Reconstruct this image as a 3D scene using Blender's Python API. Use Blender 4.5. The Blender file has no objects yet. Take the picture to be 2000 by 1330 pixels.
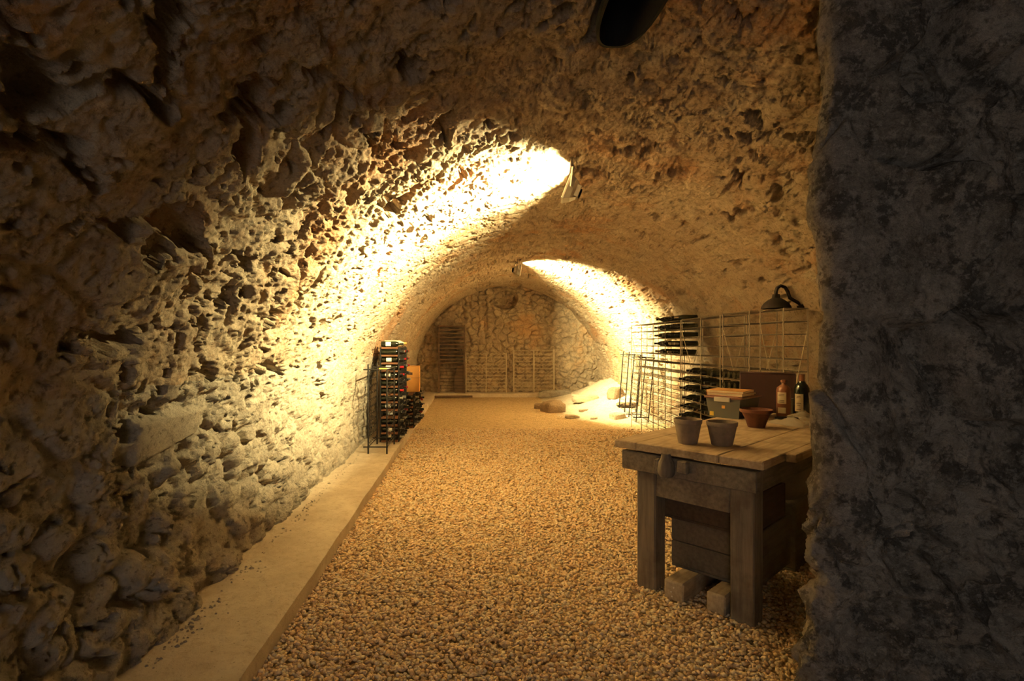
import bpy, math, random
import numpy as np
from mathutils import Vector, Matrix
random.seed(7)
rng = np.random.default_rng(11)
S = bpy.context.scene
COL = S.collection
PI = math.pi

# ------------------------------------------------------------------ camera, exposure, world, doorway light
F_PX, CAM_Z = 1050.0, 1.45
cd = bpy.data.cameras.new('camera'); cam = bpy.data.objects.new('camera', cd); COL.objects.link(cam)
cam.location = (0, 0, CAM_Z); cam.rotation_euler = (PI/2, 0, 0)
cd.sensor_width = 36; cd.lens = 36*F_PX/2000; cd.shift_x = 0.041; cd.shift_y = 0.0015
cd.clip_start = 0.02; cd.clip_end = 100
S.camera = cam
S.view_settings.view_transform = 'Standard'; S.view_settings.look = 'None'
S.view_settings.gamma = 1; S.view_settings.use_curve_mapping = False
S.view_settings.exposure = 0.0
S.cycles.diffuse_bounces = 7; S.cycles.max_bounces = 12
LAMP_COL = (1.0, 0.79, 0.36)
LAMP_A, LAMP_B = 1750.0, 880.0
w = bpy.data.worlds.new('world'); S.world = w; w.use_nodes = True
w.node_tree.nodes['Background'].inputs[0].default_value = (0.5, 0.6, 0.8, 1)
w.node_tree.nodes['Background'].inputs[1].default_value = 0.02
ld = bpy.data.lights.new('doorway_daylight', 'AREA'); ld.shape = 'RECTANGLE'; ld.size = .9; ld.size_y = 2.0
ld.energy = 21.0; ld.color = (1.0, 0.95, 0.9)
lo = bpy.data.objects.new('doorway_daylight', ld); COL.objects.link(lo)
lo.location = (-0.68, -2.4, 1.2); lo.rotation_euler = (PI/2, 0, 0)

# ------------------------------------------------------------------ numpy noise
def _h(ix, iy, iz, seed):
    n = (ix.astype(np.int64)*374761393 + iy.astype(np.int64)*668265263 + iz.astype(np.int64)*2147483647 + seed*1274126177) & 0xffffffff
    n = ((n ^ (n >> 13))*1274126177) & 0xffffffff
    n = ((n ^ (n >> 16))*2246822519) & 0xffffffff
    n = n ^ (n >> 15)
    return (n & 0xffffff)/float(0xffffff)
def vnoise(P, seed=0):
    I = np.floor(P).astype(np.int64); f = P-I; f = f*f*f*(f*(f*6-15)+10)
    r = np.zeros(len(P))
    for dx in (0, 1):
        wx = f[:, 0] if dx else 1-f[:, 0]
        for dy in (0, 1):
            wy = f[:, 1] if dy else 1-f[:, 1]
            for dz in (0, 1):
                wz = f[:, 2] if dz else 1-f[:, 2]
                r += wx*wy*wz*_h(I[:, 0]+dx, I[:, 1]+dy, I[:, 2]+dz, seed)
    return r*2-1
def fbm(P, octv=4, seed=0, gain=.5, lac=2.03):
    r = np.zeros(len(P)); a = 1.0; t = 0
    for o in range(octv):
        r += a*vnoise(P+17.3*o, seed+o); t += a; a *= gain; P = P*lac
    return r/t
def ridged(P, octv=4, seed=0):
    r = np.zeros(len(P)); a = 1.0; t = 0
    for o in range(octv):
        r += a*(1-2*np.abs(vnoise(P+9.1*o, seed+o))); t += a; a *= .5; P = P*2.07
    return r/t
def worley(P, seed=0):
    """F1, F2, a random number per cell and the offset to the cell's point"""
    I = np.floor(P).astype(np.int64)
    f1 = np.full(len(P), 9.); f2 = np.full(len(P), 9.); cid = np.zeros(len(P)); off = np.zeros((len(P), 3))
    for dx in (-1, 0, 1):
        for dy in (-1, 0, 1):
            for dz in (-1, 0, 1):
                a, b, c = I[:, 0]+dx, I[:, 1]+dy, I[:, 2]+dz
                px = a+_h(a, b, c, seed)*.86+.07; py = b+_h(a, b, c, seed+1)*.86+.07; pz = c+_h(a, b, c, seed+2)*.86+.07
                v = np.stack([P[:, 0]-px, P[:, 1]-py, P[:, 2]-pz], 1)
                d = np.sqrt((v**2).sum(1))
                m = d < f1
                f2 = np.where(m, f1, np.minimum(f2, d))
                cid = np.where(m, _h(a, b, c, seed+3), cid)
                off = np.where(m[:, None], v, off)
                f1 = np.where(m, d, f1)
    return f1, f2, cid, off
def sst(a, b, x):
    t = np.clip((x-a)/(b-a), 0, 1); return t*t*(3-2*t)

# ------------------------------------------------------------------ materials
MATS = {}
def nmat(name):
    m = bpy.data.materials.new(name); m.use_nodes = True
    nt = m.node_tree; b = nt.nodes['Principled BSDF']
    MATS[name] = m
    return m, nt, b
def N(nt, t, **kw):
    n = nt.nodes.new(t)
    for k, v in kw.items():
        if k in n.inputs: n.inputs[k].default_value = v
        else: setattr(n, k, v)
    return n
def mix(nt, fac, a, b):
    n = nt.nodes.new('ShaderNodeMix'); n.data_type = 'RGBA'
    for sock, v in ((n.inputs[0], fac), (n.inputs[6], a), (n.inputs[7], b)):
        if isinstance(v, (int, float)): sock.default_value = v
        elif isinstance(v, tuple): sock.default_value = (*v, 1)
        else: nt.links.new(v, sock)
    return n.outputs[2]
def ramp(nt, src, lo, hi):
    n = nt.nodes.new('ShaderNodeMapRange'); n.inputs[1].default_value = lo; n.inputs[2].default_value = hi
    nt.links.new(src, n.inputs[0]); return n.outputs[0]
def noise(nt, scale, detail=6, rough=.6, stretch=None):
    tc = nt.nodes.new('ShaderNodeTexCoord'); v = tc.outputs['Object']
    if stretch:
        mp = nt.nodes.new('ShaderNodeMapping'); mp.inputs['Scale'].default_value = stretch
        nt.links.new(v, mp.inputs[0]); v = mp.outputs[0]
    n = nt.nodes.new('ShaderNodeTexNoise'); n.inputs['Scale'].default_value = scale
    n.inputs['Detail'].default_value = detail; n.inputs['Roughness'].default_value = rough
    nt.links.new(v, n.inputs['Vector']); return n.outputs['Fac']
def bump(nt, b, srcs):
    last = None
    for s, st, d in srcs:
        n = nt.nodes.new('ShaderNodeBump'); n.inputs['Strength'].default_value = st; n.inputs['Distance'].default_value = d
        nt.links.new(s, n.inputs['Height'])
        if last: nt.links.new(last, n.inputs['Normal'])
        last = n.outputs['Normal']
    nt.links.new(last, b.inputs['Normal'])
def rock(name, c1, c2, c3, cr=None, bs=1.0, patchy=False):
    m, nt, b = nmat(name)
    c = mix(nt, ramp(nt, noise(nt, 1.7, 5), .38, .62), c1, c2)
    c = mix(nt, ramp(nt, noise(nt, 7.3, 7, .65), .45, .66), c, c3)
    if cr: c = mix(nt, ramp(nt, noise(nt, 1.05, 6, .62), .53, .66), c, cr)
    c = mix(nt, ramp(nt, noise(nt, 70, 4, .7), .3, .75), c, mix(nt, .45, c, (.75, .68, .55)))
    c = mix(nt, ramp(nt, noise(nt, 34, 5, .7), .53, .66), c, mix(nt, .6, c, (.12, .085, .05)))
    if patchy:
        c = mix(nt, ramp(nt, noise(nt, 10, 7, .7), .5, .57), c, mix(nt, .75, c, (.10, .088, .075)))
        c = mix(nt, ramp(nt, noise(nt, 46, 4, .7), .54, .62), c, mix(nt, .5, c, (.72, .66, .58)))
    nt.links.new(c, b.inputs['Base Color']); b.inputs['Roughness'].default_value = .95
    b.inputs['Specular IOR Level'].default_value = .15
    bump(nt, b, [(noise(nt, 26, 7, .72), min(1, .95*bs), .045), (noise(nt, 120, 5, .75), min(1, .9*bs), .012)])
    return m
def plain(name, col, rough=.6, metal=0., var=.25, scale=12, bs=.15, spec=.4, dark=None):
    m, nt, b = nmat(name)
    dk = dark or tuple(x*(1-var) for x in col)
    c = mix(nt, ramp(nt, noise(nt, scale, 5), .35, .68), dk, col)
    nt.links.new(c, b.inputs['Base Color'])
    b.inputs['Roughness'].default_value = rough; b.inputs['Metallic'].default_value = metal
    b.inputs['Specular IOR Level'].default_value = spec
    if bs: bump(nt, b, [(noise(nt, scale*5, 4), bs, .004)])
    return m
def wood(name, c1, c2, stretch=(1.2, 14, 14), rough=.8):
    m, nt, b = nmat(name)
    g = noise(nt, 3.2, 8, .65, stretch)
    c = mix(nt, ramp(nt, g, .34, .66), c1, c2)
    c = mix(nt, ramp(nt, noise(nt, 5, 5), .52, .7), c, mix(nt, .5, c, (.05, .035, .025)))
    nt.links.new(c, b.inputs['Base Color']); b.inputs['Roughness'].default_value = rough
    b.inputs['Specular IOR Level'].default_value = .25
    bump(nt, b, [(g, .5, .006), (noise(nt, 60, 4), .25, .003)])
    return m
M_vault = rock('vault_limestone', (.64, .52, .36), (.52, .385, .25), (.39, .27, .17), (.54, .27, .11))
M_wall = rock('rubble_limestone', (.65, .58, .46), (.53, .46, .365), (.42, .36, .285))
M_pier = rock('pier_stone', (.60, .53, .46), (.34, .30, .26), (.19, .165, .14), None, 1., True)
M_far = rock('end_wall_stone', (.54, .43, .28), (.38, .28, .18), (.25, .18, .12), (.56, .34, .16), .9)
M_sand = rock('sand_lime', (.72, .66, .54), (.64, .56, .44), (.60, .52, .40), None, .6)
M_boulder = rock('boulder_brown', (.30, .19, .10), (.24, .15, .08), (.17, .105, .06), None, .9)
M_pale = rock('boulder_pale', (.62, .54, .40), (.55, .46, .33), (.46, .36, .25), None, .8)
M_grey = rock('boulder_grey', (.36, .33, .28), (.28, .25, .21), (.18, .16, .13), None, 1.)
m, nt, b = nmat('kerb_concrete'); M_conc = m
c = mix(nt, ramp(nt, noise(nt, 2.6, 6, .6), .36, .66), (.44, .37, .28), (.62, .55, .43))
c = mix(nt, ramp(nt, noise(nt, 19, 6, .7), .5, .75), c, (.40, .32, .23))
c = mix(nt, ramp(nt, noise(nt, 75, 3, .6), .66, .72), c, (.16, .12, .08))
nt.links.new(c, b.inputs['Base Color']); b.inputs['Roughness'].default_value = .92; b.inputs['Specular IOR Level'].default_value = .15
bump(nt, b, [(noise(nt, 9, 6, .65), .5, .02), (noise(nt, 90, 5, .7), .5, .006)])
M_wood = wood('bench_wood', (.15, .13, .105), (.255, .225, .18))
M_woodz = wood('bench_leg_wood', (.145, .125, .10), (.245, .215, .175), (14, 14, 1.2))
M_top = wood('bench_top_wood', (.36, .27, .17), (.53, .42, .285))
M_crate = wood('crate_wood', (.06, .042, .032), (.095, .068, .05))
M_greycrate = wood('grey_crate_board', (.115, .10, .08), (.175, .15, .12))
M_block = wood('timber_block', (.36, .29, .2), (.52, .44, .32))
M_slat = wood('rack_slat_wood', (.11, .045, .022), (.19, .085, .042))
M_darkwood = wood('dark_slat_wood', (.08, .055, .035), (.15, .10, .065))
M_iron = plain('black_iron', (.025, .023, .022), .55, .6, .3, 20, .1)
M_wire = plain('galvanised_wire', (.38, .33, .26), .5, .4, .3, 30, .1)
M_wired = plain('dull_rack_wire', (.17, .145, .11), .55, .4, .3, 30, .1)
M_wirel = plain('pale_wire', (.60, .52, .37), .5, .1, .15, 30, .1)
M_glass = plain('dark_bottle_glass', (.012, .014, .008), .12, 0, .3, 6, 0, .5)
M_glassg = plain('green_bottle_glass', (.012, .022, .014), .1, 0, .3, 6, 0, .5)
M_capred = plain('red_capsule', (.42, .02, .025), .35, .2, .2, 30, .05)
M_capblk = plain('black_capsule', (.02, .02, .02), .35, .1, .2, 30, .05)
M_capsil = plain('silver_capsule', (.55, .52, .46), .3, .7, .2, 30, .05)
M_label = plain('label_paper', (.78, .70, .52), .8, 0, .1, 25, .02, .2)
M_labelw = plain('white_label_paper', (.8, .78, .72), .8, 0, .08, 25, .02, .2)
M_gold = plain('gold_mark', (.55, .36, .1), .5, .4, .2, 25, 0)
M_ink = plain('label_ink', (.12, .07, .05), .8, 0, .2, 40, 0, .1)
M_terra = plain('aged_terracotta', (.30, .245, .19), .9, 0, .35, 14, .3, .15)
M_soil = plain('pot_dust', (.14, .11, .08), .95, 0, .3, 30, .5, .1)
M_red = plain('red_clay', (.125, .05, .03), .8, 0, .4, 16, .25, .25)
M_stonew = plain('brown_stoneware', (.26, .105, .05), .4, 0, .3, 8, .05, .5)
M_card = plain('orange_cardboard', (.72, .36, .10), .85, 0, .12, 8, .05, .15)
M_cream = plain('cream_paper', (.74, .63, .36), .8, 0, .12, 10, .05, .2)
M_dkred = plain('dark_red_carton', (.035, .013, .012), .7, 0, .3, 6, .03, .3)
M_lid = plain('box_lid_plastic', (.12, .045, .03), .4, 0, .2, 6, .02, .5)
M_clip = plain('grey_clip_plastic', (.40, .38, .33), .4, 0, .1, 6, .02, .5)
M_sticker = plain('orange_sticker', (.8, .45, .12), .7, 0, .1, 20, 0, .2)
M_yellow = plain('yellow_sticker', (.75, .55, .1), .7, 0, .2, 20, 0, .2)
M_pages = plain('book_pages', (.80, .68, .46), .9, 0, .12, 90, .1, .1)
M_cover1 = plain('orange_book_cover', (.72, .40, .14), .6, 0, .3, 14, .02, .3)
M_cover2 = plain('rust_book_cover', (.55, .20, .07), .6, 0, .25, 14, .02, .3)
M_cover3 = plain('dark_book_cover', (.09, .06, .045), .5, 0, .25, 14, .02, .4)
M_black = plain('black_plastic', (.012, .012, .012), .35, 0, .2, 12, .03, .5)
M_steel = plain('steel_blade', (.55, .53, .5), .3, .9, .2, 20, .02)
M_lampm = plain('lamp_aluminium', (.48, .45, .38), .45, .6, .25, 12, .05)
M_lampd = plain('rusty_lamp_iron', (.014, .011, .009), .8, .2, .4, 14, .3, .2)
M_sack = plain('sack_cloth', (.34, .30, .24), .95, 0, .2, 18, .5, .1)
m, nt, b = nmat('clear_plastic'); b.inputs['Base Color'].default_value = (.33, .34, .31, 1); b.inputs['Roughness'].default_value = .25
b.inputs['Transmission Weight'].default_value = .6; b.inputs['IOR'].default_value = 1.2; M_clear = m
m, nt, b = nmat('bag_plastic'); b.inputs['Base Color'].default_value = (.8, .78, .7, 1); b.inputs['Roughness'].default_value = .12
b.inputs['Alpha'].default_value = .45; b.inputs['Specular IOR Level'].default_value = .9; M_bag = m
m, nt, b = nmat('lamp_glass'); b.inputs['Base Color'].default_value = (.9, .85, .7, 1)
b.inputs['Emission Color'].default_value = (1, .8, .45, 1); b.inputs['Emission Strength'].default_value = 6; M_lens = m
# gravel: a colour per pebble
m, nt, b = nmat('gravel_pebbles'); M_peb = m
g = nt.nodes.new('ShaderNodeNewGeometry')
cr = nt.nodes.new('ShaderNodeValToRGB'); nt.links.new(g.outputs['Random Per Island'], cr.inputs[0])
e = cr.color_ramp.elements; e[0].position = 0; e[0].color = (.44, .33, .22, 1); e[1].position = 1; e[1].color = (.84, .72, .52, 1)
for p, c in ((.2, (.68, .47, .27, 1)), (.4, (.78, .60, .34, 1)), (.6, (.80, .62, .44, 1)), (.8, (.70, .61, .44, 1))):
    x = e.new(p); x.color = c
nt.links.new(cr.outputs[0], b.inputs['Base Color']); b.inputs['Roughness'].default_value = .8; b.inputs['Specular IOR Level'].default_value = .25
m, nt, b = nmat('gravel_bed'); M_bed = m
tc = nt.nodes.new('ShaderNodeTexCoord'); vo = nt.nodes.new('ShaderNodeTexVoronoi'); vo.inputs['Scale'].default_value = 42
nt.links.new(tc.outputs['Object'], vo.inputs['Vector'])
sep = nt.nodes.new('ShaderNodeSeparateColor'); nt.links.new(vo.outputs['Color'], sep.inputs[0])
cr = nt.nodes.new('ShaderNodeValToRGB'); nt.links.new(sep.outputs[0], cr.inputs[0])
e = cr.color_ramp.elements; e[0].color = (.46, .34, .19, 1); e[1].color = (.78, .62, .40, 1); x = e.new(.5); x.color = (.70, .52, .29, 1)
nt.links.new(cr.outputs[0], b.inputs['Base Color']); b.inputs['Roughness'].default_value = .9; b.inputs['Specular IOR Level'].default_value = .2
inv = nt.nodes.new('ShaderNodeMath'); inv.operation = 'MULTIPLY'; inv.inputs[1].default_value = -1; nt.links.new(vo.outputs['Distance'], inv.inputs[0])
bump(nt, b, [(inv.outputs[0], 1.0, .03), (noise(nt, 6, 5), .6, .05)])

# ------------------------------------------------------------------ object helpers
def raw_mesh(name, V, F, mat, smooth=True):
    me = bpy.data.meshes.new(name); V = np.asarray(V, dtype=np.float32); F = np.asarray(F, dtype=np.int32); k = F.shape[1]
    me.vertices.add(len(V)); me.vertices.foreach_set('co', V.ravel())
    me.loops.add(F.size); me.loops.foreach_set('vertex_index', F.ravel())
    me.polygons.add(len(F)); me.polygons.foreach_set('loop_start', np.arange(0, F.size, k, dtype=np.int32))
    me.polygons.foreach_set('use_smooth', np.full(len(F), smooth))
    me.update(calc_edges=True); me.materials.append(mat)
    o = bpy.data.objects.new(name, me); COL.objects.link(o)
    return o
def grid_faces(nr, nc):
    i = np.arange(nr*nc).reshape(nr, nc)
    return np.stack([i[:-1, :-1].ravel(), i[:-1, 1:].ravel(), i[1:, 1:].ravel(), i[1:, :-1].ravel()], 1)
def tag(o, label=None, cat=None, group=None, kind=None):
    if label: o['label'] = label
    if cat: o['category'] = cat
    if group: o['group'] = group
    if kind: o['kind'] = kind
    return o
def empty(name, loc, label, cat, rz=0, group=None):
    o = bpy.data.objects.new(name, None); COL.objects.link(o); o.empty_display_size = .1
    o.location = loc; o.rotation_euler = (0, 0, rz)
    return tag(o, label, cat, group)
class MB:
    def __init__(s): s.v = []; s.f = []
    def add(s, vs, fs):
        n = len(s.v); s.v += [tuple(p) for p in vs]; s.f += [tuple(i+n for i in f) for f in fs]; return s
    def box(s, x0, x1, y0, y1, z0, z1, bev=.004, M=None, jit=0.):
        b = min(bev, (x1-x0)*.3, (y1-y0)*.3, (z1-z0)*.3)
        # chamfered box: three vertices per corner
        vs = []; idx = {}
        for ix, x in ((0, x0), (1, x1)):
            for iy, y in ((0, y0), (1, y1)):
                for iz, z in ((0, z0), (1, z1)):
                    sx, sy, sz = (b if ix == 0 else -b), (b if iy == 0 else -b), (b if iz == 0 else -b)
                    for a, p in enumerate(((x, y+sy, z+sz), (x+sx, y, z+sz), (x+sx, y+sy, z))):
                        idx[ix, iy, iz, a] = len(vs); vs.append(p)
        if jit: vs = [(p[0]+random.uniform(-jit, jit), p[1]+random.uniform(-jit, jit), p[2]+random.uniform(-jit, jit)) for p in vs]
        g = lambda i, j, k, a: idx[i, j, k, a]
        fs = []
        fs += [(g(0,0,0,0), g(0,0,1,0), g(0,1,1,0), g(0,1,0,0)), (g(1,0,0,0), g(1,1,0,0), g(1,1,1,0), g(1,0,1,0))]
        fs += [(g(0,0,0,1), g(1,0,0,1), g(1,0,1,1), g(0,0,1,1)), (g(0,1,0,1), g(0,1,1,1), g(1,1,1,1), g(1,1,0,1))]
        fs += [(g(0,0,0,2), g(0,1,0,2), g(1,1,0,2), g(1,0,0,2)), (g(0,0,1,2), g(1,0,1,2), g(1,1,1,2), g(0,1,1,2))]
        for i in (0, 1):
            for j in (0, 1):
                fs.append((g(0,i,j,1), g(1,i,j,1), g(1,i,j,2), g(0,i,j,2)) if i ^ j else (g(0,i,j,2), g(1,i,j,2), g(1,i,j,1), g(0,i,j,1)))
                fs.append((g(i,0,j,0), g(i,1,j,0), g(i,1,j,2), g(i,0,j,2)) if not (i ^ j) else (g(i,0,j,2), g(i,1,j,2), g(i,1,j,0), g(i,0,j,0)))
                fs.append((g(i,j,0,0), g(i,j,1,0), g(i,j,1,1), g(i,j,0,1)) if i ^ j else (g(i,j,0,1), g(i,j,1,1), g(i,j,1,0), g(i,j,0,0)))
                for k in (0, 1):
                    t = (g(i,j,k,0), g(i,j,k,1), g(i,j,k,2)); fs.append(t if (i+j+k) % 2 else t[::-1])
        if M is not None: vs = [tuple(M @ Vector(p)) for p in vs]
        return s.add(vs, fs)
    def tube(s, pts, r, n=6, close=False):
        pts = [Vector(p) for p in pts]; m = len(pts); vs = []; fs = []
        rs = r if isinstance(r, (list, tuple)) else [r]*m
        up = None
        for i, p in enumerate(pts):
            t = (pts[min(i+1, m-1)]-pts[max(i-1, 0)])
            if t.length < 1e-9: t = Vector((0, 0, 1))
            t.normalize()
            if up is None: up = Vector((0, 0, 1)) if abs(t.z) < .9 else Vector((1, 0, 0))
            a = t.cross(up); a.normalize(); b2 = a.cross(t); up = b2
            for k in range(n):
                q = 2*PI*k/n; vs.append(p+rs[i]*(math.cos(q)*a+math.sin(q)*b2))
        for i in range(m-1):
            for k in range(n):
                fs.append((i*n+k, i*n+(k+1) % n, (i+1)*n+(k+1) % n, (i+1)*n+k))
        fs.append(tuple(range(n))[::-1]); fs.append(tuple((m-1)*n+k for k in range(n)))
        return s.add(vs, fs)
    def lathe(s, prof, n=24, wob=0., caps=True):
        vs = []; fs = []; ph = random.uniform(0, 6)
        for r, z in prof:
            for k in range(n):
                q = 2*PI*k/n; rr = r*(1+wob*math.sin(3*q+ph)+wob*.6*math.sin(5*q+2*ph+z*20))
                vs.append((rr*math.cos(q), rr*math.sin(q), z))
        for i in range(len(prof)-1):
            for k in range(n): fs.append((i*n+k, i*n+(k+1) % n, (i+1)*n+(k+1) % n, (i+1)*n+k))
        if caps:
            if prof[0][0] > 1e-4: fs.append(tuple(range(n))[::-1])
            if prof[-1][0] > 1e-4: fs.append(tuple((len(prof)-1)*n+k for k in range(n)))
        return s.add(vs, fs)
    def sheet(s, r, z0, z1, a0, a1, n=10):      # a label wrapped round a bottle
        vs = []; fs = []
        for k in range(n+1):
            q = a0+(a1-a0)*k/n
            for rr, z in ((r, z0), (r, z1)): vs.append((rr*math.cos(q), rr*math.sin(q), z))
        for k in range(n): fs.append((2*k, 2*k+2, 2*k+3, 2*k+1))
        return s.add(vs, fs)
    def build(s, name, mat, parent=None, smooth=False, auto=None):
        me = bpy.data.meshes.new(name); me.from_pydata(s.v, [], s.f); me.update()
        me.materials.append(mat)
        if smooth:
            me.polygons.foreach_set('use_smooth', np.full(len(me.polygons), True))
            me.set_sharp_from_angle(angle=math.radians(auto or 50))
        o = bpy.data.objects.new(name, me); COL.objects.link(o)
        if parent is not None: o.parent = parent
        return o
def kids(o): return [c for c in bpy.data.objects if c.parent == o]
def dup(o, loc=None, rot=None, label=None, group=None, swap=None):
    def cp(x, par):
        c = x.copy(); COL.objects.link(c); c.parent = par
        for k in KIDS.get(x.name, []): cp(k, c)
        return c
    c = cp(o, None)
    if loc is not None: c.location = loc
    if rot is not None: c.rotation_euler = rot
    if label: c['label'] = label
    if group: c['group'] = group
    return c
KIDS = {}
def remember(o): KIDS[o.name] = kids(o); [remember(k) for k in KIDS[o.name]]

# ------------------------------------------------------------------ the vault
XC, HA, HB, ZS = 1.0, 2.45, 2.35, 0.6
def prof_pts(step):
    t = np.linspace(PI, 0, 1500); ex = XC+HA*np.cos(t); ez = ZS+HB*np.sin(t)
    x = np.concatenate([[XC-HA], ex, [XC+HA]]); z = np.concatenate([[-.12], ez, [-.12]])
    L = np.concatenate([[0], np.cumsum(np.hypot(np.diff(x), np.diff(z)))])
    n = int(L[-1]/step); q = np.linspace(0, L[-1], n)
    x = np.interp(q, L, x); z = np.interp(q, L, z)
    dx = (x-XC)/HA**2; dz = np.where(z > ZS, (z-ZS)/HB**2, 0); l = np.hypot(dx, dz)
    return x, z, -dx/l, -dz/l
def vault_disp(P, s_len=None):
    X, Y, Z = P[:, 0], P[:, 1], P[:, 2]
    left = sst(1.6, .2, X)
    near = sst(6.5, 2.2, Y)                       # the near masonry is rougher than the plastered far end
    amp = .38+.62*near
    warp = np.stack([fbm(P*3.1+5, 3, 31), fbm(P*3.1+11, 3, 41), fbm(P*3.1+23, 3, 51)], 1)
    d = .045*fbm(P*1.15, 3, 1)
    d += amp*.015*fbm(P*4.2+warp*.6, 4, 60, .55)
    # flaked layers of mortar: flat plates with broken edges
    hh = fbm(P*np.array([3.0, 2.4, 3.0])+warp*.9, 5, 66, .58)*4.2; fr = hh-np.floor(hh)
    d += amp*.012*(np.floor(hh)+sst(.38, .62, fr))
    d += amp*.006*ridged(P*9.0+warp*1.2, 4, 70)
    # laid stones showing between the mortar
    Q = (P+warp*.06)*np.array([4.2, 3.0, 5.0])
    f1, f2, cid, off = worley(Q, 5)
    edge = sst(.02, .22, f2-f1)
    show = sst(-.25, .25, fbm(P*.9+3, 3, 77)+.1)
    d += amp*show*(edge*.016-.012+.024*(cid-.5)*edge + .04*edge*(off[:, 1]*(cid-.5)))
    # rubble footing with rounded stones
    foot = sst(1.15, .75, Z)*(.35+.65*near)
    Q2 = (P+warp*.035)*np.array([6.5, 5.6, 7.5])
    g1, g2, gid, goff = worley(Q2, 15)
    ball = np.sqrt(np.clip(1-(g1/.75)**2, 0, 1))
    d += foot*(.085*ball*(.4+.9*gid)-.05)
    d += .06*sst(.75, .1, Z)*(X < XC)*(.4+.6*near)
    # pits, longer along the courses
    n1 = fbm(P*np.array([5.5, 3.6, 5.5])+warp*.9, 4, 90, .55)
    pit = sst(.27, .36, n1)
    d -= (.35+.65*near)*pit*(.12*sst(1.3, .3, foot*2))
    n2 = fbm(P*np.array([13., 8., 13.])+warp*1.5, 3, 110)
    d -= (.7+.3*near)*sst(.42, .48, n2)*.06
    n3 = fbm(P*np.array([26., 17., 26.])+warp*2, 2, 120)
    d -= sst(.47, .56, n3)*.02
    cr_ = np.abs(fbm(P*np.array([4.2, 1.6, 4.2])+warp*1.4, 3, 160)); d -= (.4+.6*near)*.045*sst(.022, .006, cr_)*sst(.0, .25, fbm(P*1.9+4, 2, 170))
    # grit
    d += (.3+.7*near)*.011*fbm(P*40, 3, 130, .7)
    d += (.35+.65*near)*.0045*ridged(P*75, 2, 140)
    # one dressed stone with a flat face in the left wall
    fl = sst(2.22, 2.27, Y)*sst(2.80, 2.74, Y)*sst(.90+.12*(Y-2.2), .93+.12*(Y-2.2), Z)*sst(1.13, 1.10, Z)*(X < 0)
    d = d*(1-fl)+fl*(.02+.004*fbm(P*25, 2, 3))
    gap = (sst(2.12, 2.18, Y)*sst(2.9, 2.84, Y)*sst(.86, .89, Z)*sst(1.2, 1.16, Z)*(X < 0))*(1-fl)
    d -= gap*.025
    # the shaft that opens in the crown
    wob = .02*fbm(P*7, 3, 210)
    sh = sst(.55, .59, X+wob)*sst(.86, .82, X+wob)*sst(1.75, 1.8, Y)*sst(2.68, 2.63, Y+wob)*(Z > 2)
    d -= sh*.95
    return d
def yrows():
    ys = list(np.arange(-2.55, .9, .06)); y = .9
    while y < 14.75:
        ys.append(y); y += min(max(.0056*y, .0085), .06)
    ys.append(14.8)
    return np.array(ys)
px_, pz_, nx_, nz_ = prof_pts(.0085)
ys = yrows(); nS, nY = len(px_), len(ys)
P = np.stack([np.tile(px_, nY), np.repeat(ys, nS), np.tile(pz_, nY)], 1)
D = np.concatenate([vault_disp(P[i:i+200000]) for i in range(0, len(P), 200000)])
Vv = P+np.stack([np.tile(nx_, nY)*D, np.zeros(len(D)), np.tile(nz_, nY)*D], 1)
Vv = Vv.reshape(nY, nS, 3)
iL = int(np.argmax(pz_ > 1.25)); iR = nS-1-iL
for nm, a, bb, mt in (('wall_left', 0, iL, M_wall), ('ceiling', iL, iR, M_vault), ('wall_right', iR, nS-1, M_vault)):
    sub = Vv[:, a:bb+1]; o = raw_mesh(nm, sub.reshape(-1, 3), grid_faces(nY, bb-a+1), mt); tag(o, kind='structure')
wall_left = bpy.data.objects['wall_left']; tag(wall_left, 'rough rubble stone wall along the left ledge', 'wall')
tag(bpy.data.objects['ceiling'], 'rough limestone barrel vault over the cellar', 'ceiling')
tag(bpy.data.objects['wall_right'], 'stone wall behind the wire bottle racks', 'wall')
def wall_x(side, y, z):                            # the displaced wall face near (y, z)
    j = int(np.argmin(np.abs(ys-y))); row = Vv[j]
    half = row[:nS//2] if side < 0 else row[nS//2:]
    return float(half[np.argmin(np.abs(half[:, 2]-z)), 0])

# end wall
gx = np.arange(-1.8, 3.81, .02); gz = np.arange(-.12, 3.2, .02)
PX, PZ = np.meshgrid(gx, gz); P = np.stack([PX.ravel(), np.full(PX.size, 14.6), PZ.ravel()], 1)
wp = np.stack([fbm(P*3+5, 3, 31), fbm(P*3+11, 3, 41), fbm(P*3+23, 3, 51)], 1)
f1, f2, cid, off = worley((P+wp*.07)*np.array([4.8, 1, 6.6]), 25)
d = .05*sst(.02, .2, f2-f1)*(.5+cid)+.03*fbm(P*6, 4, 8)+.05*fbm(P*1.3, 2, 9)-.06*sst(.2, .45, fbm(P*5, 3, 19))
hole = sst(.30, .22, np.hypot((P[:, 0]-.95)/1.25, (P[:, 2]-2.62)))*.28
P[:, 1] -= d-hole
o = raw_mesh('wall_back', P, grid_faces(len(gz), len(gx)), M_far); tag(o, 'masonry end wall closing the far end of the vault', 'wall', kind='structure')

# wall behind the camera, with the doorway the faint daylight comes through
mb = MB(); mb.box(-1.8, -1.15, -2.75, -2.5, -.1, 3.2, .01); mb.box(-.2, 3.8, -2.75, -2.5, -.1, 3.2, .01); mb.box(-1.15, -.2, -2.75, -2.5, 2.3, 3.2, .01)
tag(mb.build('wall_front', M_pier), 'plain stone wall around the entrance', 'wall', kind='structure')

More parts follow.
